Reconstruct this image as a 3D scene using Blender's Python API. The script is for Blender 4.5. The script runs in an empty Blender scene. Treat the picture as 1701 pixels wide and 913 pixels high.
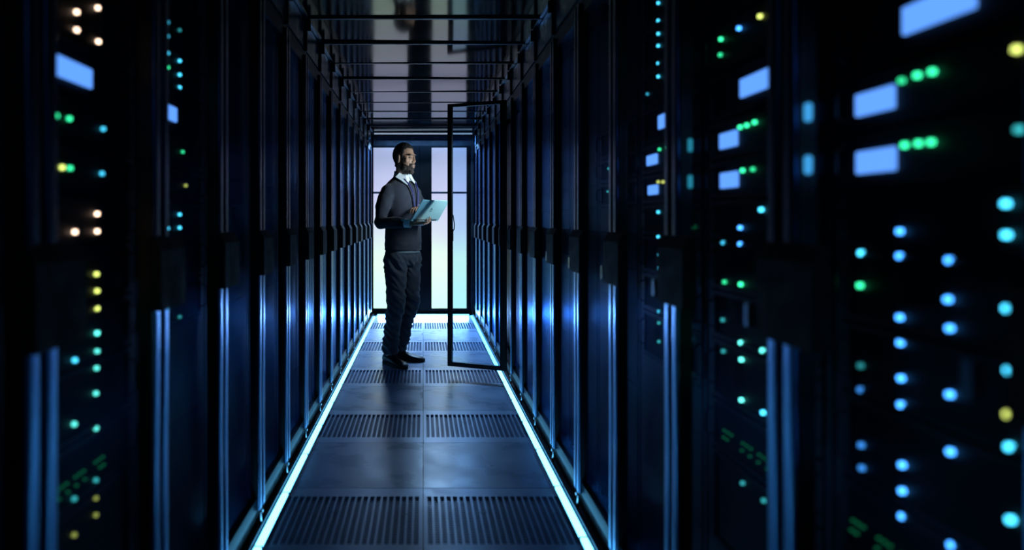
import bpy, bmesh, math, random
import numpy as np
from mathutils import Vector, Matrix, noise
random.seed(7)
PI = math.pi
S = bpy.context.scene
C = S.collection

# ------------------------------------------------------------------ camera
F, VX, VY, H = 1100.0, 703.0, 365.0, 1.19      # focal in px, vanishing point, eye height
cd = bpy.data.cameras.new('camera'); cam = bpy.data.objects.new('camera', cd); C.objects.link(cam)
cam.location = (0, 0, H); cam.rotation_euler = (PI/2, 0, 0)
cd.sensor_width = 36; cd.lens = 36*F/1701
cd.shift_x = (850.5-VX)/1701; cd.shift_y = -(456.5-VY)/1701
cd.clip_start = .02
cd.dof.use_dof = True; cd.dof.focus_distance = 5.3; cd.dof.aperture_fstop = 1.35; cd.dof.aperture_blades = 7
S.camera = cam
# ------------------------------------------------------------------ world, exposure
w = bpy.data.worlds.new('world'); S.world = w; w.use_nodes = True
w.node_tree.nodes['Background'].inputs[0].default_value = (.004, .012, .03, 1)
w.node_tree.nodes['Background'].inputs[1].default_value = .12
S.view_settings.view_transform = 'Standard'; S.view_settings.look = 'None'
S.view_settings.exposure = 0; S.view_settings.gamma = 1; S.view_settings.use_curve_mapping = False

def area(name, loc, target, sx, sy, power, col, spread=PI):
    l = bpy.data.lights.new(name, 'AREA'); l.shape = 'RECTANGLE'; l.size = sx; l.size_y = sy
    l.energy = power; l.color = col; l.spread = spread
    o = bpy.data.objects.new(name, l); C.objects.link(o); o.location = loc
    o.rotation_euler = (Vector(target)-Vector(loc)).to_track_quat('-Z', 'Y').to_euler()
    return o
# lamp over the end door, fill added inside the opened cabinet, unseen fill added behind the camera
area('end_lamp', (0, 8.15, 2.187), (0, 5.2, 0), 1.08, .04, 112, (.30, .58, 1))
area('threshold_lamp', (0, 8.34-.10, .032), (0, 4, .40), 1.12, .014, 17, (.26, .54, 1))
area('man_fill_light', (.70, 4.98, 1.55), (-.1, 5.4, 1.35), .10, .5, 5.2, (.68, .88, 1), 1.5)  # added fill to brighten the man and the laptop lid
area('rear_fill_light', (0, -1.6, 2.2), (0, -1.2, 0), .9, .12, 2.6, (.28, .55, 1))  # unseen lamp added at ceiling height for trim glints and soft fill

# ------------------------------------------------------------------ materials
def mat(name, col, rough=.5, metal=0, em=None, es=0, bump=0, bscale=60, var=0, vscale=8, ior=1.5, coat=0, sheen=0, detail=3):
    m = bpy.data.materials.new(name); m.use_nodes = True
    nt = m.node_tree; b = nt.nodes['Principled BSDF']
    b.inputs['Base Color'].default_value = (*col, 1); b.inputs['Roughness'].default_value = rough
    b.inputs['Metallic'].default_value = metal; b.inputs['IOR'].default_value = ior
    b.inputs['Coat Weight'].default_value = coat; b.inputs['Sheen Weight'].default_value = sheen
    if em: b.inputs['Emission Color'].default_value = (*em, 1); b.inputs['Emission Strength'].default_value = es
    tc = nt.nodes.new('ShaderNodeTexCoord')
    if var:
        n = nt.nodes.new('ShaderNodeTexNoise'); n.inputs['Scale'].default_value = vscale; n.inputs['Detail'].default_value = detail
        nt.links.new(tc.outputs['Object'], n.inputs['Vector'])
        r = nt.nodes.new('ShaderNodeMapRange'); r.inputs['From Min'].default_value = .3; r.inputs['From Max'].default_value = .7
        r.inputs['To Min'].default_value = max(0, rough-var); r.inputs['To Max'].default_value = min(1, rough+var)
        nt.links.new(n.outputs['Fac'], r.inputs['Value']); nt.links.new(r.outputs['Result'], b.inputs['Roughness'])
        mx = nt.nodes.new('ShaderNodeMix'); mx.data_type = 'RGBA'
        mx.inputs[6].default_value = (*[c*.8 for c in col], 1); mx.inputs[7].default_value = (*[min(1, c*1.15) for c in col], 1)
        nt.links.new(n.outputs['Fac'], mx.inputs[0]); nt.links.new(mx.outputs[2], b.inputs['Base Color'])
    if bump:
        n = nt.nodes.new('ShaderNodeTexNoise'); n.inputs['Scale'].default_value = bscale; n.inputs['Detail'].default_value = 4
        nt.links.new(tc.outputs['Object'], n.inputs['Vector'])
        bp = nt.nodes.new('ShaderNodeBump'); bp.inputs['Strength'].default_value = bump; bp.inputs['Distance'].default_value = .004
        nt.links.new(n.outputs['Fac'], bp.inputs['Height']); nt.links.new(bp.outputs['Normal'], b.inputs['Normal'])
    return m
def glass_mat(name, tint, rough, ior=1.5):
    m = bpy.data.materials.new(name); m.use_nodes = True; nt = m.node_tree
    nt.nodes.remove(nt.nodes['Principled BSDF']); out = nt.nodes['Material Output']
    t = nt.nodes.new('ShaderNodeBsdfTransparent'); t.inputs[0].default_value = (*tint, 1)
    g = nt.nodes.new('ShaderNodeBsdfGlossy'); g.inputs['Roughness'].default_value = rough
    g.inputs['Color'].default_value = (.15, .38, .85, 1)
    f = nt.nodes.new('ShaderNodeFresnel'); ge = nt.nodes.new('ShaderNodeNewGeometry')
    io = nt.nodes.new('ShaderNodeMapRange'); io.inputs['To Min'].default_value = ior; io.inputs['To Max'].default_value = 1/ior
    nt.links.new(ge.outputs['Backfacing'], io.inputs['Value']); nt.links.new(io.outputs[0], f.inputs['IOR'])   # same reflectance on both faces of the pane
    x = nt.nodes.new('ShaderNodeMixShader')
    pw = nt.nodes.new('ShaderNodeMath'); pw.operation = 'POWER'; pw.inputs[1].default_value = 2.1     # anti-reflective pane
    nt.links.new(f.outputs[0], pw.inputs[0]); nt.links.new(pw.outputs[0], x.inputs[0]); nt.links.new(t.outputs[0], x.inputs[1]); nt.links.new(g.outputs[0], x.inputs[2])
    nt.links.new(x.outputs[0], out.inputs['Surface'])
    return m
def glow(name, col, s):
    return mat(name, (.02, .02, .02), .4, em=col, es=s)
M = dict(
    black=mat('black_metal', (.005, .006, .008), .42, .0, bump=.05, bscale=300),
    blackgloss=mat('black_gloss', (.010, .012, .016), .22, 0, var=.06, vscale=5),
    matte=mat('matte_black', (.004, .004, .005), .75, var=.1, vscale=20),
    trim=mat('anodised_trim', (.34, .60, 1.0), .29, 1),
    trim_shaded=mat('shade_toned_trim', (.05, .09, .18), .27, 1),  # same trim, with the dimness above the handles put into its colour
    kick=mat('kick_metal', (.16, .24, .34), .32, 1, var=.06),
    rail=mat('dark_rail', (.03, .06, .08), .4, .6, var=.05),
    steel=mat('steel', (.5, .55, .6), .25, 1, bump=.05),
    tile=mat('floor_laminate', (.42, .53, .76), .30, 0, var=.09, vscale=4.5, bump=.06, bscale=25, detail=8),
    perf=mat('perforated_tile', (.40, .50, .70), .32, .1, var=.05, vscale=10, detail=6),
    under=mat('underfloor', (.006, .007, .012), .8, var=.05),
    concrete=mat('floor_slab', (.01, .01, .013), .8, var=.05),
    ceilglass=mat('ceiling_panel_gloss', (.006, .007, .010), .09, 0, var=.03, vscale=2.5, ior=1.27),
    ceilbar=mat('ceiling_bar_metal', (.02, .024, .03), .4, .5, var=.05),
    transom=mat('transom_panel', (.05, .09, .14), .3, .3, var=.08),
    doorglass=glass_mat('rack_door_glass', (.93, .95, 1.0), .24),
    openglass=glass_mat('open_door_glass', (.78, .90, 1.0), .02),
    chassis=mat('server_chassis', (.004, .0045, .006), .6, 0, bump=.1, bscale=200),
    tube=glow('led_tube', (.12, .55, 1.0), 6.0),
    disp=glow('display_blue', (.13, .37, 1.0), 1.25),
    dash=glow('dash_blue', (.05, .36, .80), 1.0), dash_dim=glow('dash_teal', (.02, .26, .40), .8),
    sill=mat('door_frame_metal', (.0015, .002, .0024), .6, 0, ior=1.18, var=.05),
    skin=mat('skin', (.42, .23, .15), .5, bump=.12, bscale=180),
    hair=mat('hair', (.012, .009, .008), .7, bump=.7, bscale=260),
    eye=mat('eye_white', (.13, .12, .11), .4, var=.02), iris=mat('iris', (.03, .02, .015), .2, var=.02),
    sweater=mat('knit_wool', (.011, .014, .028), .85, bump=.5, bscale=230, sheen=.15, var=.05, vscale=30),
    shirt=mat('shirt_cotton', (.72, .76, .78), .75, bump=.15, bscale=150),
    denim=mat('dark_denim', (.016, .026, .046), .8, bump=.4, bscale=190, sheen=.2, var=.08, vscale=15),
    leather=mat('shoe_leather', (.010, .009, .009), .4, bump=.2, bscale=90), rubber=mat('sole_rubber', (.012, .012, .012), .8, bump=.1),
    lanyard=mat('lanyard_blue', (.015, .015, .12), .6, bump=.2),
    lap=mat('laptop_shell', (.40, .68, .70), .42, .25, bump=.04, bscale=400), key=mat('laptop_keys', (.02, .02, .025), .5, bump=.05),
    emblem=mat('laptop_emblem', (.12, .22, .25), .2, .8, bump=.02), screen=glow('laptop_screen', (.55, .80, 1), 1.6),
)
LED = {}
def led_mat(c, s):
    k = (c, s)
    if k not in LED:
        col = dict(B=(.06, .36, 1.), C=(.06, .60, .85), G=(.03, .75, .28), K=(.03, .34, .34), Y=(.55, .62, .12), P=(1., .66, .42), T=(.10, .75, .60))[c]
        LED[k] = glow('status_led_'+dict(B='blue', C='cyan', G='green', K='teal', Y='yellow', P='peach', T='mint')[c], col, s)
    return LED[k]

# ------------------------------------------------------------------ mesh helpers
class MB:
    def __init__(s): s.v = []; s.f = []
    def box(s, x0, x1, y0, y1, z0, z1):
        n = len(s.v); x0, x1 = min(x0, x1), max(x0, x1)
        s.v += [(x, y, z) for z in (z0, z1) for y in (y0, y1) for x in (x0, x1)]
        s.f += [tuple(n+i for i in q) for q in ((0,2,3,1),(4,5,7,6),(0,1,5,4),(2,6,7,3),(0,4,6,2),(1,3,7,5))]; return s
    def cyl(s, p0, p1, r, n=12, r1=None):
        p0 = Vector(p0); p1 = Vector(p1); r1 = r if r1 is None else r1
        q = (p1-p0).to_track_quat('Z', 'Y'); k = len(s.v)
        for p, rr in ((p0, r), (p1, r1)):
            for i in range(n):
                a = 2*PI*i/n; s.v.append(tuple(p+q@Vector((rr*math.cos(a), rr*math.sin(a), 0))))
        for i in range(n): j = (i+1) % n; s.f.append((k+i, k+j, k+n+j, k+n+i))
        s.f.append(tuple(k+i for i in reversed(range(n)))); s.f.append(tuple(k+n+i for i in range(n))); return s
    def ell(s, c, r, nu=16, nv=10, rot=None):
        k = len(s.v); c = Vector(c)
        for j in range(1, nv):
            t = PI*j/nv
            for i in range(nu):
                a = 2*PI*i/nu; p = Vector((r[0]*math.sin(t)*math.cos(a), r[1]*math.sin(t)*math.sin(a), r[2]*math.cos(t)))
                if rot: p = rot@p
                s.v.append(tuple(c+p))
        for zz in (r[2], -r[2]):
            p = Vector((0, 0, zz)); p = rot@p if rot else p; s.v.append(tuple(c+p))
        top = k+(nv-1)*nu; bot = top+1
        for j in range(nv-2):
            for i in range(nu):
                i2 = (i+1) % nu; s.f.append((k+j*nu+i, k+(j+1)*nu+i, k+(j+1)*nu+i2, k+j*nu+i2))
        for i in range(nu):
            i2 = (i+1) % nu; s.f.append((top, k+i, k+i2)); s.f.append((bot, k+(nv-2)*nu+i2, k+(nv-2)*nu+i))
        return s
    def rings(s, rs, cap=True):              # rs: list of equal length point lists
        k = len(s.v); n = len(rs[0])
        for r in rs: s.v += [tuple(p) for p in r]
        for j in range(len(rs)-1):
            for i in range(n):
                i2 = (i+1) % n; s.f.append((k+j*n+i, k+j*n+i2, k+(j+1)*n+i2, k+(j+1)*n+i))
        if cap:
            s.f.append(tuple(k+i for i in reversed(range(n)))); s.f.append(tuple(k+(len(rs)-1)*n+i for i in range(n)))
        return s
    def tube(s, pts, rad, n=14, ends=True):
        pts = [Vector(p) for p in pts]; rs = []
        for i, p in enumerate(pts):
            a = pts[max(0, i-1)]; b = pts[min(len(pts)-1, i+1)]
            q = (b-a).normalized(); ref = Vector((0, 0, 1)) if abs(q.z) < .9 else Vector((0, 1, 0))
            u = q.cross(ref).normalized(); v = q.cross(u)
            rr = rad[i] if isinstance(rad, (list, tuple)) else rad
            rs.append([p+rr*(u*math.cos(2*PI*k/n)+v*math.sin(2*PI*k/n)) for k in range(n)])
        s.rings(rs)
        if ends:
            for i in (0, -1):
                rr = rad[i] if isinstance(rad, (list, tuple)) else rad
                s.ell(pts[i], (rr, rr, rr), 12, 8)
        return s
    def mesh(s, name, m=None, smooth=False):
        me = bpy.data.meshes.new(name); me.from_pydata([tuple(v) for v in s.v], [], s.f); me.update()
        if m: me.materials.append(m)
        if smooth: me.polygons.foreach_set('use_smooth', [True]*len(me.polygons))
        return me
def link(name, me, parent=None, loc=(0,0,0), rz=0):
    o = bpy.data.objects.new(name, me); C.objects.link(o); o.location = loc; o.rotation_euler = (0, 0, rz)
    if parent: o.parent = parent
    return o
def part(name, mb, m, parent, loc=(0,0,0), smooth=False, bevel=0, rz=0):
    o = link(name, mb.mesh(name, m, smooth), parent, loc, rz)
    if bevel:
        b = o.modifiers.new('bevel', 'BEVEL'); b.width = bevel; b.segments = 2; b.limit_method = 'ANGLE'
    return o
def tag(o, label, cat, group=None):
    o['label'] = label; o['category'] = cat
    if group: o['group'] = group
    return o
def thing(name, label, cat, loc=(0,0,0), rz=0, group=None):
    return tag(link(name, None, None, loc, rz), label, cat, group)
def struct(name, me, parent=None, loc=(0,0,0)):
    o = link(name, me, parent, loc)
    if not parent: o['kind'] = 'structure'
    return o

DL, DR, PL, PR = .632, .639, .4925, .5175      # rack front planes and pitch of each row
EL, ER = .680, .720                            # equipment fronts
Y0L, Y0R = 1.085-PL, 1.168-PR                  # near seam of the nearest cabinet
YE = 8.34                                      # end door

# ------------------------------------------------------------------ floor: raised-floor tiles
slab = struct('floor', MB().box(-1.6, 1.6, -2.6, 9.3, -.16, -.10).mesh('floor', M['concrete']))
def solid_tile():
    return MB().box(.0015, .5985, .0015, .5985, -.035, 0).mesh('floor_tile', M['tile'])
def perf_tile():
    mb = MB(); x0, x1, y0, y1 = .0015, .5985, .0015, .5985; a, b = .09, .51; n = 21; m0 = .013; p = (.6-2*m0)/n; sw = .0178
    mb.box(x0, x1, y0, a, -.03, 0); mb.box(x0, x1, b, y1, -.03, 0)
    xe = x0
    for i in range(n):
        c = m0+p*(i+.5); mb.box(xe, c-sw/2, a, b, -.03, 0); xe = c+sw/2
    mb.box(xe, x1, a, b, -.03, 0)
    for j in range(22):                                  # fine cross ribs set lower in the slots
        y = a+(b-a)*(j+.5)/22; mb.box(m0, .6-m0, y-.0028, y+.0028, -.026, -.010)
    mb.box(m0, .6-m0, a, b, -.06, -.055)
    return mb.mesh('floor_tile', M['perf'])
st, pt = solid_tile(), perf_tile()
k = 0; y = 1.14-2.4
while y < YE-.1:
    for sx in (-.6, 0):
        o = link('perforated_floor_tile' if k % 2 == 0 else 'floor_tile', pt if k % 2 == 0 else st, slab, (sx, y, 0))
    y += .6; k += 1
for s_ in (-1, 1):
    struct('trim_%d' % (1 if s_ < 0 else 2), MB().box(s_*.602, s_*1.45, -1.26, 9.3, -.04, -.004).mesh('trim', M['matte']))

# ------------------------------------------------------------------ led strips along the floor edges
seg = .4745
for s_, lab, y0 in ((-1, 'left', 1.915), (1, 'right', 1.985)):
    t = thing('led_strip_light', 'glowing pale cyan light strip along the %s edge of the floor aisle' % lab, 'light strip', (s_*.5955, 0, 0))
    hb = MB().box(-.019, .019, 1.93, 8.3, 0, .003)
    hb.box(-.019, -.0165, 1.93, 8.3, .003, .009).box(.0165, .019, 1.93, 8.3, .003, .009)
    part('channel', hb, M['rail'], t)
    me = MB().box(-.0125, .0125, .006, seg-.006, .003, .014).mesh('light_tube', M['tube'])
    cme = MB().box(-.015, .015, -.005, .005, .003, .012).mesh('end_clip', M['black'])
    y = y0
    while y < 8.0:
        sg = me if y+seg < 8.28 else me
        link('light_tube', sg, t, (0, y, 0)); link('end_clip', cme, t, (0, y, 0)); y += seg
    part('side_rail', MB().box(s_*.022, s_*.026, 1.93, 8.3, 0, .022), M['rail'], t)

# ------------------------------------------------------------------ cabinets
def handle_mesh(s_, y0, y1):
    mb = MB(); z0, z1 = .98, 1.15; xb = -.030*s_
    pts = [(z0, 0), (z0, xb), (z1-.03, xb), (z1, xb*.45), (z1, 0)]
    mb.rings([[(x, y, z) for z, x in pts] for y in (y0, y1)])
    return mb.mesh('handle', M['matte'])
def stile_mesh(s_, yc, z0, z1, m):
    mb = MB(); rs = []; hw = .0165; prof = [(-hw, 0)]
    for i in range(4): a = PI/2*i/3; prof.append((-hw+.0035*(1-math.cos(a)), .0065+.0035*math.sin(a)))
    n = 8
    for i in range(1, n): t_ = -1+2*i/n; prof.append((t_*(hw-.0035), .010+.0006*(1-t_*t_)-.0006*t_))
    for i in range(4): a = PI/2*(3-i)/3; prof.append((hw-.0035*(1-math.cos(a)), .0065+.0035*math.sin(a)))
    prof.append((hw, 0))
    for z in (z0, z0+.001, z0+.002, z1-.002, z1-.001, z1): rs.append([(-s_*h, yc+y_, z) for y_, h in prof]+[(s_*.001, yc, z)])
    return mb.rings(rs).mesh('door_trim', m, True)
def make_cabinet(s_, P, E, D):
    d = E-D; m = {}
    b = MB(); g = .004
    b.box(s_*.0, s_*.80, g, P-g, 2.07, 2.09).box(s_*.03, s_*.80, g, P-g, .05, .07).box(s_*.78, s_*.80, g, P-g, .07, 2.07)
    for y in (g, P-g-.004): b.box(s_*(d+.012), s_*.78, y, y+.004, .07, 2.07)
    m['cabinet_shell'] = b.mesh('cabinet_shell', M['black'])
    f = MB(); f.box(0, s_*.028, .006, .044, .08, 2.07).box(0, s_*.028, P-.044, P-.006, .08, 2.07)
    f.box(s_*.001, s_*.027, .044, P-.044, 2.02, 2.07).box(s_*.001, s_*.027, .044, P-.044, .08, .13)
    m['door'] = f.mesh('door', M['black'])
    m['glass_pane'] = MB().box(s_*.012, s_*.016, .044, P-.044, .13, 2.02).mesh('glass_pane', M['doorglass'])
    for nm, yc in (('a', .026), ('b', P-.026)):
        m['stile_'+nm] = stile_mesh(s_, yc, .085, 1.0, M['trim']); m['upper_'+nm] = stile_mesh(s_, yc, 1.13, 2.065, M['trim_shaded'])
    m['handle'] = handle_mesh(s_, P-.13, P-.001) if s_ > 0 else handle_mesh(s_, .001, .10)
    m['handle2'] = handle_mesh(s_, .001, .04) if s_ > 0 else handle_mesh(s_, P-.055, P-.001)
    m['latch'] = MB().box(-s_*.018, -s_*.002, .100, .114, .985, 1.03).mesh('latch_lever', M['steel'])
    m['kick_plate'] = MB().box(s_*.014, s_*.022, g, P-g, 0, .078).mesh('kick_plate', M['matte'])
    m['rail'] = MB().box(s_*(d+.004), s_*(d+.03), 0, .02, .07, 2.07).mesh('mounting_rail', M['black'])
    m['drop_bolt'] = MB().cyl((-s_*.004, 0, .0), (-s_*.004, 0, .085), .0042, 8).box(-s_*.012, s_*.002, -.006, .006, .06, .07).mesh('drop_bolt', M['steel'])
    m['blank'] = MB().box(s_*(d+.002), s_*(d+.005), .03, P-.03, 0, 1).mesh('blanking_panel', M['black'])
    return m
ORD = ['nearest', 'second', 'third', 'fourth', 'fifth', 'sixth', 'seventh', 'eighth', 'ninth', 'tenth', 'eleventh', 'twelfth', 'thirteenth', 'fourteenth', 'fifteenth']
UN = [.10, .40, .63, .755, .90, 1.02, 1.14, 1.24, 1.335, 1.43, 1.545, 1.66, 1.80, 2.0]
OPEN_K = 8
def cabinets(s_, P, D, E, Y0, side, n, used):
    m = make_cabinet(s_, P, E, D)
    for k in range(n):
        yk = Y0+P*k
        what = 'black glass-door server cabinet, %s from the camera in the %s row' % (ORD[k], side)
        if s_ > 0 and k == OPEN_K: what = 'black server cabinet standing open behind the swung-out glass door, right row'
        t = thing('server_cabinet', what, 'cabinet', (s_*D, yk, 0), 0, 'server cabinets in the %s row' % side)
        link('cabinet_shell', m['cabinet_shell'], t)
        link('kick_plate', m['kick_plate'], t)
        for yy in (.005, P-.025): link('mounting_rail', m['rail'], t, (0, yy, 0))
        link('drop_bolt', m['drop_bolt'], t, (0, 0.0, 0))
        for i in range(len(UN)-1):
            if (side, k, i) in used: continue
            o = link('blanking_panel', m['blank'], t, (0, 0, UN[i]+.001)); o.scale = (1, 1, UN[i+1]-UN[i]-.002)
        if s_ > 0 and k == OPEN_K: continue
        d = link('door', m['door'], t)
        link('glass_pane', m['glass_pane'], d)
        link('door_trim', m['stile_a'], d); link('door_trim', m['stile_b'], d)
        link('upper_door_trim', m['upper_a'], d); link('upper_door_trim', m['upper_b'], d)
        link('handle', m['handle'], d); link('handle', m['handle2'], d)
        link('latch_lever', m['latch'], d)
        if s_ > 0 and k < 2:                              # pair of lit blue bars at the far edge of the glass
            for zz in (1.370, 1.282):
                q = part('indicator_bar', MB().box(-.001, .011, P-(.066, .092)[k], P-(.054, .084)[k], zz-.016, zz+.016), M['dash' if k == 0 else 'dash_dim'], d, bevel=.005)

# ------------------------------------------------------------------ equipment with its lights (pixel -> point on the equipment front)
def at(px, py, E):
    Y = F*E/abs(px-VX); return Y, H-(py-VY)*Y/F
R = []   # (kind, px, py, colour, strength)
def L(c, st, *pts):
    for p in pts: R.append((c, p[0], p[1], st))
L('B', 5, (1494,384),(1494,425),(1576,432),(1574,497),(1577,545),(1494,527),(1495,569),(1496,628),(1496,672),(1577,655),(1578,750),(1498,772),(1498,815),(1498,857),(1580,905))
L('C', 5, (1430,420),(1670,338),(1671,390),(1675,615),(1676,742),(1678,863),(1672,512))
L('G', 4, (1428,474),(1523,125),(1548,119),(1502,241),(1525,238),(1546,236)); L('G', 2, (1497,134))
L('Y', 4, (1688,82),(1674,688)); L('K', 2.5, (1692,215))
L('B', 1.2, (1429,647),(1430,739),(1431,777)); L('K', 1, (1429,607))
L('G', 4, (1229,211),(1240,208),(1253,203),(1233,283),(1197,65)); L('G', 2, (1250,281),(1196,91),(1203,468))
L('Y', 4, (1262,27)); L('B', 5, (1227,47),(1229,378),(1229,405)); L('C', 5, (1264,348)); L('C', 2, (1201,403),)
L('G', 5, (1230,472),(1265,481)); L('T', 5, (1265,553),(1266,582),(1230,569),(1231,597),(1231,664)); L('C', 5, (1267,685))
L('K', 1.5, (1200,531),(1201,583),(1233,802),(1268,831))
L('G', 2.2, (1095,248),(1106,245),(1150,377)); L('Y', 1.6, (1093,302),(1101,302),(1109,302)); L('G', 4, (1141,460))
L('C', 3, (1093,5),(1093,34),(1093,56),(1093,76),(1093,105),(1093,127)); L('C', 2, (1139,96)); L('C', .8, (1075,156))
L('C', 3, (1093,352),(1113,352),(1093,393),(1093,423),(1093,445),(1143,541),(1143,563)); L('C', 1.6, (1094,465),(1094,495),(1094,517),(1144,621)); L('K', 1.5, (1094,536),(1094,567))
L('K', 1.2, (1035,215),(1010,280),(1009,318))
L('P', 6, (128,20),(163,13),(128,50),(164,69),(162,355),(125,385),(162,384),(126,415),(126,459)); L('Y', 4, (161,455),(162,483),(162,512),(104,278))
L('G', 3, (94,192),(116,197),(117,279)); L('C', 2, (172,214),(170,288)); L('T', 4, (126,521),(162,553)); L('T', 2.5, (162,583),(161,611),(160,653),(124,704),(160,711))
L('C', 3, (125,598)); L('K', 1.6, (160,797),(124,828)); L('Y', .6, (160,827),(160,855),(124,888))
L('C', 3, (279,88),(299,124),(299,145),(299,101),(279,379),(299,356),(299,378)); L('C', 1.5, (279,37),(279,60)); L('G', 4, (279,112)); L('K', 1, (299,50),(299,452),(299,473),(279,512),(299,526))
L('G', 1.5, (304,252)); L('Y', 1, (309,308))
DISP = [(1500,1620,1.487,.042), (1422,1485,1.379,.037), (1423,1487,1.284,.037), (1230,1284,1.487,.042), (1196,1224,1.379,.037), (1197,1225,1.284,.037),
        (1094,1114,1.487,.042), (1075,1091,1.379,.032), (1077,1092,1.284,.030), (95,152,1.478,.040), (277,293,1.478,.040)]
PORT = {('right', 0): (.97, 1.12), ('right', 1): (1.38, 1.60), ('left', 1): (1.23, 1.42)}
units = {}
def side_k(px):
    return ('right', ER, Y0R, PR) if px > VX else ('left', EL, Y0L, PL)
def unit_of(px, Y, z):
    side, E, Y0, P = side_k(px); kk = int((Y-Y0)//P)
    i = max(j for j in range(len(UN)-1) if UN[j] <= max(z, UN[0])); return (side, kk, i)
for c, px, py, st_ in R:
    Y, z = at(px, py, side_k(px)[1]); units.setdefault(unit_of(px, Y, z), []).append(('led', c, st_, Y, z))
for x0, x1, z, h in DISP:
    E = side_k(x0)[1]; ya = F*E/abs(x0-VX); yb = F*E/abs(x1-VX)
    units.setdefault(unit_of(x0, (ya+yb)/2, z), []).append(('disp', min(ya, yb), max(ya, yb), z, h))
for (side, kk), (ya, yb) in PORT.items():
    units.setdefault((side, kk, 2), []).append(('ports', ya, yb))
cabinets(-1, PL, DL, EL, Y0L, 'left', 15, units)
cabinets(1, PR, DR, ER, Y0R, 'right', 15, units)
NUM = ['no', 'one', 'two', 'three', 'four', 'five', 'six', 'seven', 'eight', 'nine', 'ten']
CN = dict(B='blue', C='cyan', G='green', K='dim teal', Y='yellow', P='peach', T='mint green')
WH = ['at ankle height', 'below knee shelf', 'at knee height', 'at thigh height', 'under handle height', 'at handle height', 'just above the handle', 'below the display units', 'lower small display', 'upper small display', 'wide display', 'above the wide display', 'near the top', 'at the very top']
led_me = {}
for (side, kk, i), items in sorted(units.items()):
    s_, E, Y0, P = (1, ER, Y0R, PR) if side == 'right' else (-1, EL, Y0L, PL)
    z0, z1 = UN[i]+.003, UN[i+1]-.003; yb0 = Y0+P*kk
    leds = [t for t in items if t[0] == 'led']; cols = []
    for t in leds:
        if CN[t[1]] not in cols: cols.append(CN[t[1]])
    hasd = any(t[0] == 'disp' for t in items); hasp = any(t[0] == 'ports' for t in items)
    kind = 'storage_unit' if hasd else 'network_switch' if hasp else 'rack_server'
    lab = "black " + dict(storage_unit="unit with blue display", network_switch='switch with tiny green port lights', rack_server='server')[kind]
    if leds: lab += ' and' if (hasd or hasp) else ' with'
    if leds: lab += ' %s %s light%s' % (NUM[min(len(leds), 10)], '/'.join(cols[:2]), 's' if len(leds) > 1 else '')
    lab += ', %s, %s %s cabinet' % (WH[i], ORD[kk], side)
    words = lab.split(' ')
    t = thing(kind, ' '.join(words[:16]) if len(words) > 16 else lab, 'server', (s_*E, yb0, z0), 0, 'equipment in the %s %s cabinet' % (ORD[kk], side))
    if len(words) > 16: t['label'] = lab.split(' and ')[0]+', %s, %s %s cabinet' % (WH[i], ORD[kk], side)
    h = z1-z0
    b = MB().box(s_*.004, s_*.55, .03, P-.03, 0, h)
    part('chassis', b, M['chassis'], t)
    fp = MB().box(0, s_*.004, .028, P-.028, 0, .010).box(0, s_*.004, .028, P-.028, h-.010, h).box(0, s_*.004, .028, .05, .01, h-.01).box(0, s_*.004, P-.05, P-.028, .01, h-.01)
    part('bezel', fp, M['black'], t)
    if h < .2:
        for yy in (.036, P-.042): part('pull_handle', MB().tube([(0, yy, h*.2), (-s_*.018, yy, h*.28), (-s_*.018, yy, h*.72), (0, yy, h*.8)], .003, 6, False), M['steel'] if 0 else M['black'], t)
    for it in items:
        if it[0] == 'led':
            _, c, st_, Y, z = it; key = (side, c, st_)
            if key not in led_me:
                led_me[key] = MB().cyl((s_*.004, 0, 0), (-s_*.002, 0, 0), .0042, 10).mesh('status_light', led_mat(c, st_))
            link('status_light', led_me[key], t, (-s_*.0005, Y-yb0, z-z0))
        elif it[0] == 'disp':
            _, a, b_, z, hh = it
            part('display', MB().box(-s_*.003, s_*.004, a-yb0, b_-yb0, z-z0-hh/2, z-z0+hh/2), M['disp'], t, bevel=.0025)
        else:
            _, a, b_ = it; n = 12
            pm = MB()
            for q in range(n):
                for zz in (.686, .668):
                    if q in (3, 7, 8) or (zz < .68 and q % 4 == 1): continue
                    yy = a-yb0+(b_-a)*(q+.3)/n+(.004 if zz < .68 else 0)
                    pm.box(-s_*.001, s_*.004, yy-.002, yy+.002, zz-z0-.0015, zz-z0+.0015)
            part('port_lights', pm, led_mat('G', .16), t)

# ------------------------------------------------------------------ open glass door
hinge = Vector((.612, 4.87, 0)); free = Vector((.190, 5.05, 0)); dv = free-hinge; W = dv.length
t = thing('open_glass_door', 'black-framed glass cabinet door swung open into the aisle beside the man', 'door', hinge, math.atan2(dv.y, dv.x))
fr = MB().box(0, .045, -.014, .014, .08, 2.07).box(W-.034, W, -.014, .014, .08, 2.07)
fr.box(.045, W-.034, -.013, .013, 2.045, 2.07).box(.045, W-.034, -.013, .013, .08, .112)
part('frame', fr, M['black'], t)
part('glass_pane', MB().box(.045, W-.034, -.003, .003, .112, 2.045), M['openglass'], t)
hd = MB().box(W-.050, W-.028, .014, .034, 1.03, 1.12).box(W-.046, W-.030, .014, .026, .96, 1.03)
ho = part('handle', hd, M['matte'], t, bevel=.004)
part('lever', MB().tube([(W-.034, .02, 1.235), (W-.052, .03, 1.225), (W-.062, .03, 1.16), (W-.060, .03, 1.12), (W-.045, .02, 1.10)], .004, 8, False), M['black'], ho)
part('lock_rod', MB().cyl((W-.004, -.017, .3), (W-.004, -.017, 1.9), .004, 8).box(W-.010, W+.008, -.02, -.01, 1.58, 1.63).box(W-.010, W+.006, -.02, -.01, .88, .93), M['black'], t)
for z in (.25, 1.07, 1.9): part('hinge', MB().cyl((.004, .016, z-.03), (.004, .016, z+.03), .008, 10), M['black'], t)
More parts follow.
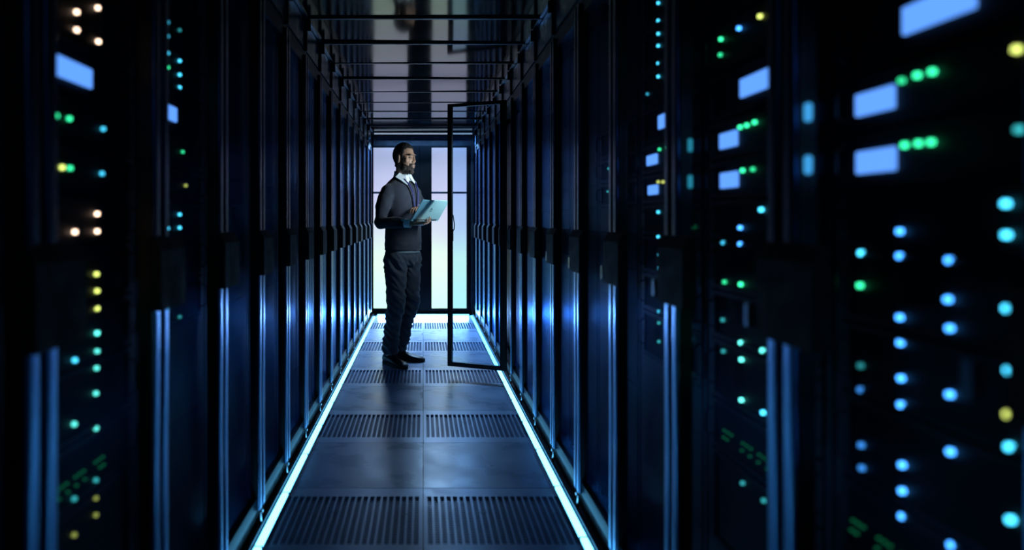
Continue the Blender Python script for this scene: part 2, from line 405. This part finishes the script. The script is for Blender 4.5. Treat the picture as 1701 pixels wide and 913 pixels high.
t = thing('fill_light_bar', 'slim dark housing of the added fill light inside the open right-row cabinet', 'lamp', (.735, 4.93, 1.28))  # made-up housing for the added fill light
part('housing', MB().box(-.012, .012, -.05, .03, 0, .54), M['matte'], t)

# ------------------------------------------------------------------ end wall with glazed double door
def pane_mat():
    m = mat('lit_frosted_glass', (.02, .02, .02), .3); nt = m.node_tree; b = nt.nodes['Principled BSDF']
    tc = nt.nodes.new('ShaderNodeTexCoord'); sp = nt.nodes.new('ShaderNodeSeparateXYZ'); nt.links.new(tc.outputs['Object'], sp.inputs[0])
    nz = nt.nodes.new('ShaderNodeTexNoise'); nz.inputs['Scale'].default_value = 2.2; nt.links.new(tc.outputs['Object'], nz.inputs['Vector'])
    ad = nt.nodes.new('ShaderNodeMath'); ad.operation = 'MULTIPLY_ADD'; nt.links.new(nz.outputs['Fac'], ad.inputs[0]); ad.inputs[1].default_value = .35
    nt.links.new(sp.outputs['Z'], ad.inputs[2])
    mr = nt.nodes.new('ShaderNodeMapRange'); mr.inputs['From Min'].default_value = .25; mr.inputs['From Max'].default_value = 2.2; nt.links.new(ad.outputs[0], mr.inputs[0])
    cr = nt.nodes.new('ShaderNodeValToRGB'); e = cr.color_ramp.elements
    e[0].position = 0; e[0].color = (.66, 1.1, .92, 1); e[1].position = 1; e[1].color = (.36, .42, .64, 1)
    for p, c in ((.3, (.78, 1.05, .86, 1)), (.5, (.66, .74, .86, 1)), (.75, (.56, .58, .84, 1))):
        n = e.new(p); n.color = c
    nt.links.new(mr.outputs[0], cr.inputs[0]); nt.links.new(cr.outputs[0], b.inputs['Emission Color']); b.inputs['Emission Strength'].default_value = 1.05
    return m
M['pane'] = pane_mat()
wb = struct('wall_back', MB().box(-.628, .635, YE, YE+.05, 2.125, 2.255).mesh('wall_back', M['matte']))
for nm, x0, x1, p0, p1 in (('door_1', -.630, -.047, -.628, -.197), ('door_2', -.043, .600, .106, .546)):
    d = struct(nm, None); d.location = (0, YE, 0)
    f = MB().box(x0, p0, 0, .04, .02, 2.125).box(p1, x1, 0, .04, .02, 2.125).box(p0, p1, 0, .04, 2.10, 2.125).box(p0, p1, 0, .04, .02, .075)
    part('door_frame', f, M['sill'], d)
    part('pane', MB().box(p0, p1, .012, .02, .075, 1.52), M['pane'], d); part('pane', MB().box(p0, p1, .012, .02, 1.545, 2.10), M['pane'], d)
    part('glazing_bar', MB().box(p0, p1, .008, .03, 1.52, 1.545), M['kick'], d)
struct('trim_3', MB().box(.600, .635, YE-.01, YE+.05, 0, 2.125).mesh('trim', M['matte']))
struct('trim_4', MB().box(-.62, .60, YE-.06, YE-.012, 0, .022).mesh('trim', M['sill']))
t = thing('threshold_light', 'thin white light line along the foot of the end door', 'light', (0, YE-.085, 0))
part('light_tube', MB().box(-.57, .57, 0, .012, .001, .013), glow('threshold_glow', (.14, .5, 1), 6), t)
part('channel', MB().box(-.575, .575, .012, .016, 0, .014), M['kick'], t)
t = thing('door_header_lamp', 'slim lamp housing across the ceiling just above the end door', 'lamp', (0, 8.15, 2.175))
part('housing', MB().box(-.56, .56, -.045, .045, .040, .046).box(-.56, .56, -.045, -.040, -.015, .040).box(-.56, .56, .040, .045, .008, .040), M['transom'], t)
for s_ in (-1, 1): part('hanger', MB().box(s_*.5-.008, s_*.5+.008, -.006, .006, .046, .092), M['black'], t)
part('diffuser', MB().box(-.60, .60, -.050, -.046, .060, .078), glow('header_glow', (.5, .66, .9), .5), t)

# ------------------------------------------------------------------ ceiling
CZ = 2.27
ce = struct('ceiling', MB().box(-1.5, 1.5, -2.6, 9.3, 2.62, 2.66).mesh('ceiling', M['matte']))
pp = .505; ylast = 8.08
bar = MB().box(-.632, .639, -.008, .008, -.010, .012).box(-.632, .639, -.020, .020, -.002, .004).mesh('ceiling_bar', M['ceilbar'])
pan = MB().box(-.632, .639, .022, pp-.022, 0, .006).mesh('ceiling_panel', M['ceilglass'])
lip = MB().box(-.632, .639, -.0085, -.0075, -.0105, -.0085).mesh('bar_edge', M['kick'])
k = 0
while ylast-pp*k > -1.5:
    y = ylast-pp*k
    o = link('ceiling_bar', bar, ce, (0, y, CZ)); link('ceiling_panel', pan, ce, (0, y-pp, CZ)).rotation_euler = (random.uniform(-.012, .012), random.uniform(-.006, .006), 0)
    link('bar_edge', lip, o); k += 1
for s_, D, P, Y0, nm in ((-1, DL, PL, Y0L, 'wall_left'), (1, DR, PR, Y0R, 'wall_right')):
    wl = struct(nm, MB().box(s_*(D+.02), s_*(D+.03), .3, 8.4, 2.09, 2.62).mesh(nm, M['matte']))
    tm = MB().box(s_*D, s_*(D+.012), .012, P-.012, 2.105, 2.255).mesh('transom_panel', M['transom'])
    sm = MB().box(s_*(D-.012), s_*(D+.016), -.010, .010, 2.09, 2.262).box(s_*(D-.030), s_*(D-.012), -.006, .006, 2.20, 2.262).mesh('bracket', M['ceilbar'])
    for k in range(15):
        link('transom_panel', tm, wl, (0, Y0+P*k, 0)); link('bracket', sm, wl, (0, Y0+P*k, 0))
    link('edge_rail', MB().box(s_*(D-.02), s_*(D+.01), .3, 8.3, 2.262, 2.275).mesh('edge_rail', M['kick']), wl)

# ------------------------------------------------------------------ laptop (local frame of the man: +y forward, +x his right)
TH = math.radians(-130); MO = Vector((-.17, 5.47, 0))
lap = thing('laptop', 'teal-silver laptop held open in the man\'s hands, lid back to the camera', 'laptop', MO, TH)
hx0, hx1, hy, hz = -.06, .27, .33, 1.19
bo = part('base', MB().box(hx0, hx1, hy-.215, hy, hz-.009, hz+.004), M['lap'], lap, bevel=.003)
ks = MB()
for r_ in range(5):
    for c_ in range(13):
        x = hx0+.025+c_*.0218; yv = hy-.03-r_*.02; ks.box(x, x+.018, yv-.016, yv, hz+.004, hz+.0055)
part('keyboard', ks, M['key'], lap)
part('touchpad', MB().box(.055, .155, hy-.205, hy-.14, hz+.004, hz+.0046), M['key'], lap)
lid = MB().box(hx0, hx1, -.003, .003, 0, .182)
lo = part('lid', lid, M['lap'], lap, (0, hy+.003, hz+.004), bevel=.0025); lo.rotation_euler = (-math.radians(36), 0, 0)
part('screen', MB().box(hx0+.008, hx1-.008, -.0042, -.0032, .012, .174), M['screen'], lo)
em = MB(); cx = (hx0+hx1)/2
rs = [[(cx+r*math.cos(2*PI*i/20), yv, .090+r*1.1*math.sin(2*PI*i/20)) for i in range(20)] for r, yv in ((.013, .003), (.013, .0037), (.009, .0037), (.009, .003))]
em.rings(rs, False); em.tube([(cx+.002, .0035, .107), (cx+.006, .0035, .113)], .002, 6, False)
part('emblem', em, M['emblem'], lo)
part('hinge', MB().cyl((hx0+.03, hy, hz), (hx1-.03, hy, hz), .005, 10), M['key'], lap)

# ------------------------------------------------------------------ the man
def remesh(mb, vox, sm=2, lam=.5):
    tmp = bpy.data.objects.new('tmp', mb.mesh('tmp')); C.objects.link(tmp)
    r = tmp.modifiers.new('r', 'REMESH'); r.mode = 'VOXEL'; r.voxel_size = vox; r.adaptivity = 0
    dg = bpy.context.evaluated_depsgraph_get(); ev = tmp.evaluated_get(dg); me = bpy.data.meshes.new_from_object(ev)
    bpy.data.objects.remove(tmp)
    n = len(me.vertices); co = np.empty(n*3, np.float32); me.vertices.foreach_get('co', co); co = co.reshape(-1, 3).astype(np.float64)
    ne = len(me.edges); ed = np.empty(ne*2, np.int32); me.edges.foreach_get('vertices', ed); ed = ed.reshape(-1, 2)
    deg = np.bincount(ed.ravel(), minlength=n).astype(float)[:, None]
    def smooth(co, it):
        for _ in range(it):
            acc = np.zeros_like(co); np.add.at(acc, ed[:, 0], co[ed[:, 1]]); np.add.at(acc, ed[:, 1], co[ed[:, 0]])
            co = co+lam*(acc/np.maximum(deg, 1)-co)
        return co
    co = smooth(co, sm)
    faces = [tuple(p.vertices) for p in me.polygons]
    bpy.data.meshes.remove(me)
    return co, faces, smooth
def normals(co, faces):
    f = np.array([q if len(q) == 4 else (*q, q[-1]) for q in faces])
    fn = np.cross(co[f[:, 2]]-co[f[:, 0]], co[f[:, 3]]-co[f[:, 1]]); n = np.zeros_like(co)
    for i in range(4): np.add.at(n, f[:, i], fn)
    return n/np.maximum(np.linalg.norm(n, axis=1, keepdims=True), 1e-12)
def mk(name, co, faces, m, parent):
    me = bpy.data.meshes.new(name); me.from_pydata([tuple(c) for c in co], [], faces); me.materials.append(m); me.update()
    me.polygons.foreach_set('use_smooth', [True]*len(me.polygons)); return link(name, me, parent)
def shell(name, co, faces, nrm, mask, off, m, parent, jit=.0, soft=6):
    w_ = smf(mask.astype(float)[:, None], soft)[:, 0]; w_ = np.clip((w_-.45)*2.2, .12, 1)
    idx = {}; vs = []; fs = []
    for f in faces:
        if all(mask[i] for i in f):
            g = []
            for i in f:
                if i not in idx: idx[i] = len(vs); vs.append(co[i]+nrm[i]*w_[i]*(off+(jit*noise.noise(Vector(co[i])*140) if jit else 0)))
                g.append(idx[i])
            fs.append(tuple(g))
    return mk(name, vs, fs, m, parent)
def oval(c, rx, ry, n=28, yb=None):
    out = []
    for i in range(n):
        a = 2*PI*i/n; sy = ry if math.sin(a) >= 0 or yb is None else yb
        out.append((c[0]+rx*math.cos(a), c[1]+sy*math.sin(a), c[2]))
    return out
man = thing('person', 'bearded man in dark sweater and jeans standing in the aisle holding a laptop', 'person', MO, TH)
HC = Vector((.018, .045, 1.690)); HR = Matrix.Rotation(math.radians(2), 3, 'Z') @ Matrix.Rotation(math.radians(-2), 3, 'X') @ Matrix.Diagonal((.98, 1.0, 1.13))
def hp(x, y, z): return HC+HR@Vector((x, y, z))
B = MB()
# head
B.ell(hp(0, -.018, .028), (.0735, .092, .084), 28, 18, HR)
B.ell(hp(0, .020, -.010), (.066, .068, .088), 24, 16, HR)
B.ell(hp(0, .030, -.055), (.052, .055, .052), 20, 14, HR)
B.ell(hp(0, .070, -.094), (.024, .017, .018), 14, 10, HR)            # chin
for s_ in (-1, 1):
    B.ell(hp(s_*.040, .050, -.012), (.024, .020, .026), 12, 10, HR)   # cheekbone
    B.ell(hp(s_*.026, .077, .026), (.020, .009, .0075), 12, 8, HR)    # brow
    B.ell(hp(s_*.050, .015, -.068), (.013, .035, .022), 12, 8, HR)    # jaw angle
    B.ell(hp(s_*.076, -.012, -.004), (.008, .017, .031), 14, 10, HR)  # ear
    B.ell(hp(s_*.011, .091, -.024), (.008, .011, .007), 10, 8, HR)    # nostril
B.ell(hp(0, .060, -.052), (.034, .036, .032), 16, 10, HR)             # mouth mound
B.ell(hp(0, .090, -.0485), (.021, .0085, .0050), 14, 8, HR)
B.ell(hp(0, .089, -.0585), (.019, .0090, .0060), 14, 8, HR)
B.rings([[hp(x*k, y+dy, z) for x, y in ((-.010, 0), (-.004, .018), (.004, .018), (.010, 0))] for k, dy, z in ((.7, .074, .028), (.8, .081, .008), (1.0, .089, -.012), (1.2, .093, -.024), (1.0, .078, -.031))])
# neck, torso
B.tube([hp(0, -.028, -.02), hp(0, -.022, -.08), (0, -.005, 1.56), (0, -.02, 1.50)], [.056, .058, .060, .070], 20)
B.rings([oval((0, c, z), rx, ry) for z, rx, ry, c in ((1.54, .06, .05, -.01), (1.505, .10, .07, -.02), (1.46, .155, .095, -.01), (1.36, .172, .115, 0), (1.22, .150, .108, .005), (1.08, .142, .102, .008), (.98, .158, .105, 0), (.90, .160, .105, -.01), (.86, .12, .08, -.01))])
ARM = {1: [(.160, -.015, 1.420), (.238, .0, 1.30), (.285, .02, 1.172), (.257, .15, 1.170), (.222, .275, 1.162)],
       -1: [(-.160, -.015, 1.420), (-.220, .01, 1.32), (-.225, .05, 1.20), (-.13, .11, 1.25), (-.035, .160, 1.285)]}
for s_ in (-1, 1):
    B.tube(ARM[s_], [.050, .045, .040, .036, .025], 16)
LEG = {1: [(.088, 0, .90), (.094, .01, .70), (.098, .018, .50), (.092, -.035, .30), (.085, -.067, .08)],
       -1: [(-.088, 0, .90), (-.090, .005, .70), (-.088, .008, .50), (-.090, -.062, .30), (-.090, -.122, .08)]}
for s_ in (-1, 1):
    B.tube(LEG[s_], [.082, .068, .052, .046, .036], 16)
# right hand: palm up under the laptop base, fingers curled over the hinge edge
def hand(wr, dirv, palm_n, thumb, bends, flat=.012):
    d = Vector(dirv).normalized(); n = Vector(palm_n).normalized(); u = d.cross(n).normalized()
    wr = Vector(wr)
    def P(a, b, c): return wr+d*a+u*b+n*c
    B.rings([[P(a, b*w_, c*th) for b, c in ((-1, -.5), (-.6, -1), (.6, -1), (1, -.5), (1, .5), (.6, 1), (-.6, 1), (-1, .5))] for a, w_, th in ((-.01, .024, .018), (.03, .034, .015), (.06, .040, .014), (.088, .039, .012))])
    ln = [.060, .072, .078, .068]; xs = [-.031, -.0105, .0105, .031]
    for k in range(4):
        a0, b0, c0 = .080, xs[k], 0; ang = 0; pts = [P(a0-.02, b0, c0), P(a0, b0, c0)]; p = Vector((a0, b0, c0))
        for j, fr in enumerate((.45, .32, .23)):
            ang += bends[k][j]; stp = ln[k]*fr*1.15
            p = p+Vector((math.cos(ang)*stp, (k-1.5)*.002, math.sin(ang)*stp)); pts.append(P(*p))
        B.tube(pts, [.0090, .0090, .0084, .0078, .0066], 10)
    B.tube([P(*q) for q in thumb], [.013, .0115, .0098, .0078], 10)
wR = ARM[1][-1]; wL = ARM[-1][-1]
hand((.215, .300, 1.160), (-.93, .36, .0), (0, 0, 1), [(.015, .018, 0), (.040, .050, .004), (.066, .062, .010), (.09, .062, .014)] , [(.25, .8, .6), (.25, .75, .55), (.22, .7, .5), (.2, .6, .5)])
hand(wL, (.93, .36, .0), (.15, .2, -1), [(.015, .018, .004), (.035, .040, .015), (.055, .045, .028), (.072, .042, .038)], [(.25, .45, .4), (.2, .45, .4), (.2, .4, .4), (.2, .4, .4)])
co, faces, smf = remesh(B, .0036, 3)
HRI = HR.inverted(); hl = np.array([tuple(HRI@(Vector(c)-HC)) for c in co])   # head-local coordinates
for s_ in (-1, 1):                                                    # eye sockets, ear hollow
    d2 = ((hl[:, 0]-s_*.031)/.017)**2+((hl[:, 1]-.080)/.03)**2+((hl[:, 2]-.008)/.012)**2
    co += np.outer(-.010*np.exp(-d2), np.array(HR@Vector((0, 1, 0))))
nr = normals(co, faces)
body = mk('body', co, faces, M['skin'], man)
x, y, z = hl[:, 0], hl[:, 1], hl[:, 2]
head = (z > -.13) & (np.abs(x) < .1) & (np.abs(y) < .14)
ear = (np.abs(x) > .0705) & (z < .034) & (z > -.04) & (y > -.035) & (y < .01)
hairm = head & ~ear & ((z > .062+.1*np.maximum(0, -(y-.07))*0) | ((y < .035) & (z > .035)) | ((y < -.012) & (z > -.035)) | ((y < -.03) & (z > -.062))) & ~((y > .045) & (z < .070))
shell('hair', co, faces, nr, hairm, .0080, M['hair'], man, .003)
cheek = -.030-.45*np.clip(y-.02, 0, .06)
beard = head & ~ear & (((z < cheek) & (y > .0) & (z > -.118) & (np.abs(x) > .026)) | ((z < -.066) & (y > .015) & (z > -.122)) | ((z < -.034) & (y > .06) & (np.abs(x) < .034)) | ((np.abs(x) > .052) & (z < .040) & (y > .006) & (y < .028)))
beard &= ~(((x/.021)**2+((z+.054)/.0105)**2 < 1) & (y > .06))
shell('beard', co, faces, nr, beard, .0024, mat('beard_hair', (.030, .019, .014), .75, bump=.7, bscale=260), man, .002)
brow = head & (np.abs(x) > .012) & (np.abs(x) < .050) & (z > .021) & (z < .0285+.03*(np.abs(x)-.012)) & (y > .05)
for s_ in (-1, 1): shell('eyebrow', co, faces, nr, brow & (x*s_ > 0), .0022, M['hair'], man, .001, 1)
lips = head & (np.abs(x) < .020) & (z > -.062) & (z < -.045) & (y > .085)
shell('lips', co, faces, nr, lips, .0006, mat('lips', (.20, .095, .075), .5, bump=.1), man)
for s_ in (-1, 1):
    e = MB().ell(hp(s_*.030, .069, .008), (.0100, .0110, .0062), 16, 12, HR); eo = part('eye', e, M['eye'], man, smooth=True)
    part('iris', MB().ell(hp(s_*.030+.0025*s_*0-.003, .0785, .008), (.0050, .0028, .0046), 12, 8, HR), M['iris'], eo, smooth=True)
# sweater
SW = MB()
SW.rings([oval((0, c, zz), rx, ry, 36) for zz, rx, ry, c in ((1.555, .068, .062, -.005), (1.535, .085, .070, -.012), (1.508, .118, .082, -.02), (1.475, .160, .105, -.014), (1.43, .184, .122, -.006), (1.36, .188, .132, 0), (1.25, .176, .128, .006), (1.12, .170, .126, .010), (1.02, .176, .132, .008), (.975, .178, .134, .006), (.938, .178, .134, .004))])
for s_ in (-1, 1):
    a = [Vector(p) for p in ARM[s_]]; w_ = a[3].lerp(a[4], .72)
    SW.tube([a[0], a[1], a[2], a[3], w_], [.060, .062, .056, .049, .038], 20, False)
    SW.ell(a[0], (.062,)*3); SW.ell(a[2], (.056,)*3)
sco, sf, sm_ = remesh(SW, .007, 16)
def folds(p, amp, kind):
    v = Vector(p)
    if kind == 's':
        w1 = noise.noise(Vector((v.x*7, v.y*7, v.z*22+v.x*10)))*1.0+noise.noise(v*30)*.25
        k_ = .6+1.3*math.exp(-((v.z-1.0)/.08)**2)+1.1*(abs(v.x) > .17)
        return amp*w1*k_
    w1 = .75-2.2*abs(noise.noise(Vector((v.x*8+3, v.y*8+5, v.z*17+v.y*16-v.x*9))))+.3*noise.noise(v*24)
    k_ = .5+1.6*math.exp(-((v.z-.50)/.13)**2)+1.8*math.exp(-((v.z-.17)/.12)**2)+1.0*math.exp(-((v.z-.82)/.06)**2)
    return amp*w1*k_
sn = normals(sco, sf); sco = sco+sn*np.array([folds(p, .0042, 's') for p in sco])[:, None]
hemw = np.clip(1-np.abs(sco[:, 2]-.965)/.03, 0, 1)*(np.abs(sco[:, 0]) < .2); sco = sco-sn*(.004*hemw)[:, None]
mk('sweater', sco, sf, M['sweater'], man)
# shirt: tail under the hem, collar, cuffs
sh = MB(); sh.rings([oval((0, .003, zz), .161+q, .118+q, 36) for zz, q in ((.975, 0), (.925, .002), (.918, .001), (.918, -.02))])
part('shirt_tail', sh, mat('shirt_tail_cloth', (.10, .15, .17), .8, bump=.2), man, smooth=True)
cb = MB()
ringo = []
for zz, q in ((1.530, .066), (1.560, .064), (1.582, .0645), (1.584, .0675), (1.562, .0700), (1.530, .078)):
    ringo.append([(q*math.sin(2*PI*i/36)*1.0, -.002+q*1.0*math.cos(2*PI*i/36)-(.006 if 0 else 0), zz-(.016*math.cos(2*PI*i/36)+.004)) for i in range(36)])
cb.rings(ringo+[ringo[0]], False)
col = part('collar', cb, M['shirt'], man, smooth=True)
for s_ in (-1, 1):
    pts_o = [(s_*.004, .070, 1.552), (s_*.034, .062, 1.568), (s_*.062, .030, 1.582), (s_*.098, .010, 1.540), (s_*.086, .072, 1.506), (s_*.056, .106, 1.474), (s_*.010, .084, 1.522)]
    wv = MB(); wv.rings([[Vector(p) for p in pts_o], [Vector(p)+Vector((0, -.003, -.004)) for p in pts_o]])
    part('collar_wing', wv, M['shirt'], col)
for s_ in (-1, 1):
    a = [Vector(p) for p in ARM[s_]]; p0 = a[3].lerp(a[4], .66); p1 = a[3].lerp(a[4], 1.04)
    part('cuff', MB().tube([p0, p1], [.0345, .0335], 20, False), M['shirt'], man, smooth=False, bevel=.002)
# lanyard
def fy(zz, xx): return .150-.09*max(0, (zz-1.40))/.13-.2*xx*xx*4
for s_ in (-1, 1):
    ps = [(s_*.055, .070, 1.525), (s_*.045, .112, 1.475), (s_*.035, .138, 1.42), (s_*.022, .146, 1.33), (s_*.006, .148, 1.235)]
    rs = []
    for p in ps: rs.append([(p[0]-.006, p[1]-.002, p[2]), (p[0]+.006, p[1]-.002, p[2]), (p[0]+.006, p[1]+.003, p[2]), (p[0]-.006, p[1]+.003, p[2])])
    ly_ = part('lanyard', MB().rings(rs), M['lanyard'], man)
# trousers
TR = MB()
TR.rings([oval((0, -.002, zz), rx, ry, 32) for zz, rx, ry in ((.985, .150, .110), (.95, .158, .116), (.88, .166, .122), (.83, .140, .095), (.81, .08, .05))])
TW = {1: [.098, .084, .071, .064, .058], -1: [.098, .084, .071, .064, .058]}
for s_ in (-1, 1):
    l = [Vector(p) for p in LEG[s_]]; l[4] = l[3].lerp(l[4], .92)
    TR.tube([l[0]-Vector((0, 0, .02)), l[1], l[2], l[3], l[4]], TW[s_], 24, False); TR.ell(l[0]-Vector((0, 0, .02)), (.098,)*3)
    TR.ell(l[4]+Vector((0, .012, .03)), (.060, .064, .045))
tco, tf, _ = remesh(TR, .007, 9)
tn = normals(tco, tf); tco = tco+tn*np.array([folds(p, .0085, 't') for p in tco])[:, None]
tr = mk('trousers', tco, tf, M['denim'], man)
for s_ in (-1, 1): part('pocket_flap', MB().rings([[(s_*.167, yy, zz) for yy, zz in ((-.05, .76), (.03, .76), (.03, .80), (-.05, .80))], [(s_*.171, yy, zz) for yy, zz in ((-.05, .76), (.03, .76), (.03, .80), (-.05, .80))]]), M['denim'], tr, bevel=.003)
# shoes
def shoe(cx_, cy_, yaw):
    Rz = Matrix.Rotation(yaw, 3, 'Z'); sb = MB(); rs = []
    for yy, w_, h_ in ((-.070, .018, .055), (-.062, .032, .090), (-.03, .038, .108), (.01, .039, .106), (.05, .040, .084), (.09, .046, .062), (.13, .050, .050), (.17, .046, .042), (.20, .034, .034), (.217, .014, .022)):
        ring = []
        for i in range(20):
            a = 2*PI*i/20; xx = w_*math.copysign(abs(math.cos(a))**.8, math.cos(a)); zz = .018+(h_-.018)*.5+(h_-.018)*.5*math.copysign(abs(math.sin(a))**.8, math.sin(a))
            xx *= 1-.35*max(0, math.sin(a))*(h_ > .075)
            ring.append(Vector((cx_, cy_, 0))+Rz@Vector((xx, yy, zz)))
        rs.append(ring)
    sb.rings(rs); so = part('shoe', sb, M['leather'], man, smooth=True)
    sl = MB(); pr = [(-.074, .016), (-.06, .032), (-.02, .036), (.04, .037), (.10, .047), (.15, .051), (.19, .042), (.215, .022), (.224, .004)]
    out = [(w_, yy) for yy, w_ in pr]+[(-w_, yy) for yy, w_ in reversed(pr)]
    sl.rings([[Vector((cx_, cy_, 0))+Rz@Vector((a, b, zz)) for a, b in out] for zz in (.001, .026)])
    part('sole', sl, M['rubber'], so)
    lc = MB()
    for q in range(4):
        yy = .035+q*.02; zz = .100-.010*q-.002*q*q
        lc.tube([Vector((cx_, cy_, 0))+Rz@Vector((sx*.018, yy, zz)) for sx in (-1, 0, 1)], .0022, 6, False)
    part('laces', lc, M['black'], so)
shoe(.085, -.067, math.radians(-10)); shoe(-.090, -.118, math.radians(26))
